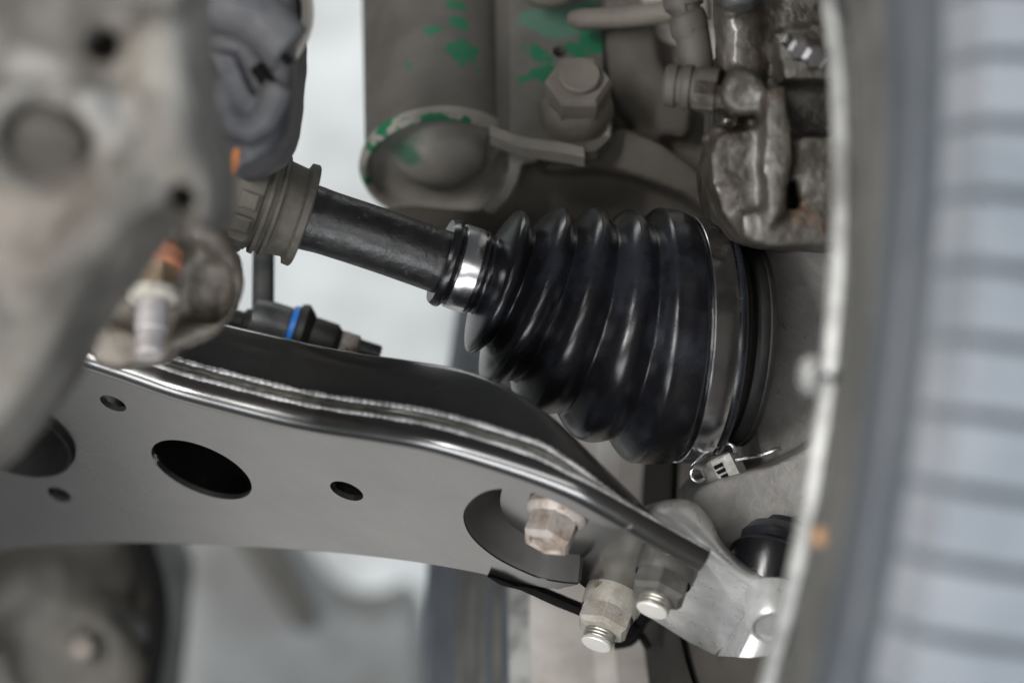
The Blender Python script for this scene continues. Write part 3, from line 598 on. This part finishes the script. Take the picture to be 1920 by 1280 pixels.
t = thing('rubber_mount', 'bluish grey rubber mount between the casting and the pale wall', 'mount', P(450, 290, .77))
Ym = .775
g = prism([(345, -60), (548, -60), (546, 100), (540, 190), (528, 250), (508, 284), (478, 302), (446, 318), (420, 320), (380, 200)], Ym, Ym + .06)
prism([(385, 90), (440, 100), (470, 180), (520, 240), (480, 250), (430, 190)], Ym - .006, Ym + .02, g=g)
tube([P(x, y, Ym - .003) for x, y in spl([(360, 8), (430, 10), (490, 40), (545, 90)], 5)], .009, g=g)
tube([P(x, y, Ym - .004) for x, y in spl([(400, 150), (440, 235), (490, 230), (525, 160)], 5)], .005, g=g)
obj('mount_body', cast(g, .0016, 5, .002, .015), M['mount'], t)
obj('groove', tube([P(x, y, Ym - .0075) for x, y in spl([(366, 28), (430, 40), (490, 68), (545, 118)], 5)], .0017, 10), M['black'], t)
obj('fold', tube([P(x, y, Ym - .003) for x, y in spl([(480, 125), (505, 160), (525, 205)], 5)], .0025, 10), M['black'], t)
ra = V((.25, -.90, -.35)).normalized(); ro = P(450, 24, Ym + .012)
obj('flange_ring', lathe(ro, ra, [(-.004, .021), (-.004, .0235), (.0, .0242), (.003, .0238), (.004, .022), (.002, .020)], 72, False, False), M['mount_ring'], t)
obj('flange_back', lathe(ro, ra, [(-.006, .0215), (-.003, .0215)], 72), M['black'], t)
obj('paint_mark', cast(box(P(441, 302, Ym - .012), .0022, .002, .0085, (.1, 0, 1)), .0006, 3), M['orange'], t, 'small orange paint mark')

# ------------------------------------------------------------------ wheel: rim lip, weight, tyre
WC = V((.0482, .86, -.0166)); th, ph = rad(12), rad(7.9)
WA = V((math.cos(th)*math.cos(ph), math.sin(th), -math.cos(th)*math.sin(ph)))
wu = WA.cross(V((0, 0, 1))).normalized()
if wu.y > 0: wu = -wu
ww = wu.cross(WA)
if ww.z < 0: ww = -ww
def wring(s, r, t0=-80, t1=80, n=120): return [WC + WA*s + wu*(math.cos(q)*r) + ww*(math.sin(q)*r) for q in (rad(t0 + (t1-t0)*i/n) for i in range(n+1))]
t = thing('wheel', 'car wheel seen edge on with pale rim lip and blurred tyre', 'wheel', WC + V((0, 0, -.19)))
def arcsurf(prof, n=200): return loft([wring(s, r, 0, 360 - 360/n, n - 1) for s, r in prof], False, False)
obj('rim_lip', arcsurf([(.004, .1815), (.001, .1838), (-.0015, .1862), (-.003, .189), (-.0025, .1915), (.0, .1928), (.004, .191), (.02, .186)]), M['rim'], t, 'pale worn rim lip')
obj('rim_barrel', arcsurf([(.004, .1817), (.012, .1795), (.03, .176), (.036, .166), (.08, .163), (.12, .168), (.155, .172), (.162, .15), (.150, .09), (.146, .001)]), M['barrel'], t, 'greyish inside of the rim')
ty = obj('tyre', arcsurf([(.008, .189), (.004, .194), (.0, .203), (-.005, .22), (-.0105, .245), (-.0145, .265), (-.0175, .285), (-.017, .298), (-.010, .3065), (.03, .308), (.09, .309), (.16, .307), (.175, .28), (.165, .19), (.15, .17)]), M['tyre'], t, 'dark grey blurred tyre')
for s, r in ((-.0175, .284), (-.0108, .245), (-.0085, .2345), (-.0058, .2245), (-.0025, .2105)):
    obj('sidewall_rib', arcsurf([(s + .001, r - .004), (s - .0016, r - .002), (s - .0016, r + .002), (s + .001, r + .004)]), M['tyre' if r > .27 else 'tyre_dust'], ty)
# tread blocks: shoulder row, then two inner rows, one object each; row colours carry the side light's gradient
dphi = 3.2
for row, (s0, s1, rr_, ofs) in enumerate(((-.0165, .022, .3125, 0), (.027, .060, .3135, .9), (.065, .10, .3135, .3))):
    for i in range(-8, 9):
        a0 = i*dphi + ofs*1.0; a1 = a0 + dphi*.84; rings_ = []
        sl0 = .2985 if row == 0 else .3065
        for s, r in ((s0, sl0), (s0 + .0015 if row else s0 + .006, rr_ - (.004 if row == 0 else .0006)), ((s0+s1)/2, rr_), (s1 - .0015, rr_ - .0006), (s1, .3065)): rings_.append(wring(s, r, a0, a1, 4))
        g = loft(rings_, False, False, closed=False); obj('tread_block', g, M[('tread_outer', 'tread', 'tread_lit')[row]], ty)
t2 = thing('splash_shield', 'dark brown brake splash shield behind the outer joint', 'shield', WC + WA*.045 - ww*.15)
def wr2(s, r): return wring(s, r, 172, 262, 40)
obj('shield_plate', loft([wr2(.046, .118), wr2(.0435, .146), wr2(.0425, .149), wr2(.0455, .149), wr2(.049, .118)], False, False, closed=False), M['shield'], t2)
# balance weight on the lip and a dot of paint on the sidewall
q0_ = rad(-6)
def wp(s, r, deg): q = rad(deg); return WC + WA*s + wu*(math.cos(q)*r) + ww*(math.sin(q)*r)
t2 = thing('balance_weight', 'small pale clip-on balance weight on the rim lip', 'weight', wp(-.004, .186, 2.0))
g = tube([wp(-.0045, .1868, 2.0 + i*.55) for i in range(-3, 4)], [.0018, .0034, .0038, .0038, .0038, .0034, .0018], 16); obj('weight_body', g, M['rim'], t2)
obj('clip', tube([wp(-.006, .184, 2.0), wp(-.003, .190, 2.0), wp(0, .194, 2.0)], .0018, 10), M['steel_band'], t2)
obj('paint_dot', cast(sphere(wp(-.0068, .222, -9.5), .003), .0006, 1), M['tan'], ty, 'small orange paint dot')

# ------------------------------------------------------------------ tidy helper properties
for o in SC.objects:
    if '_o' in o: del o['_o']
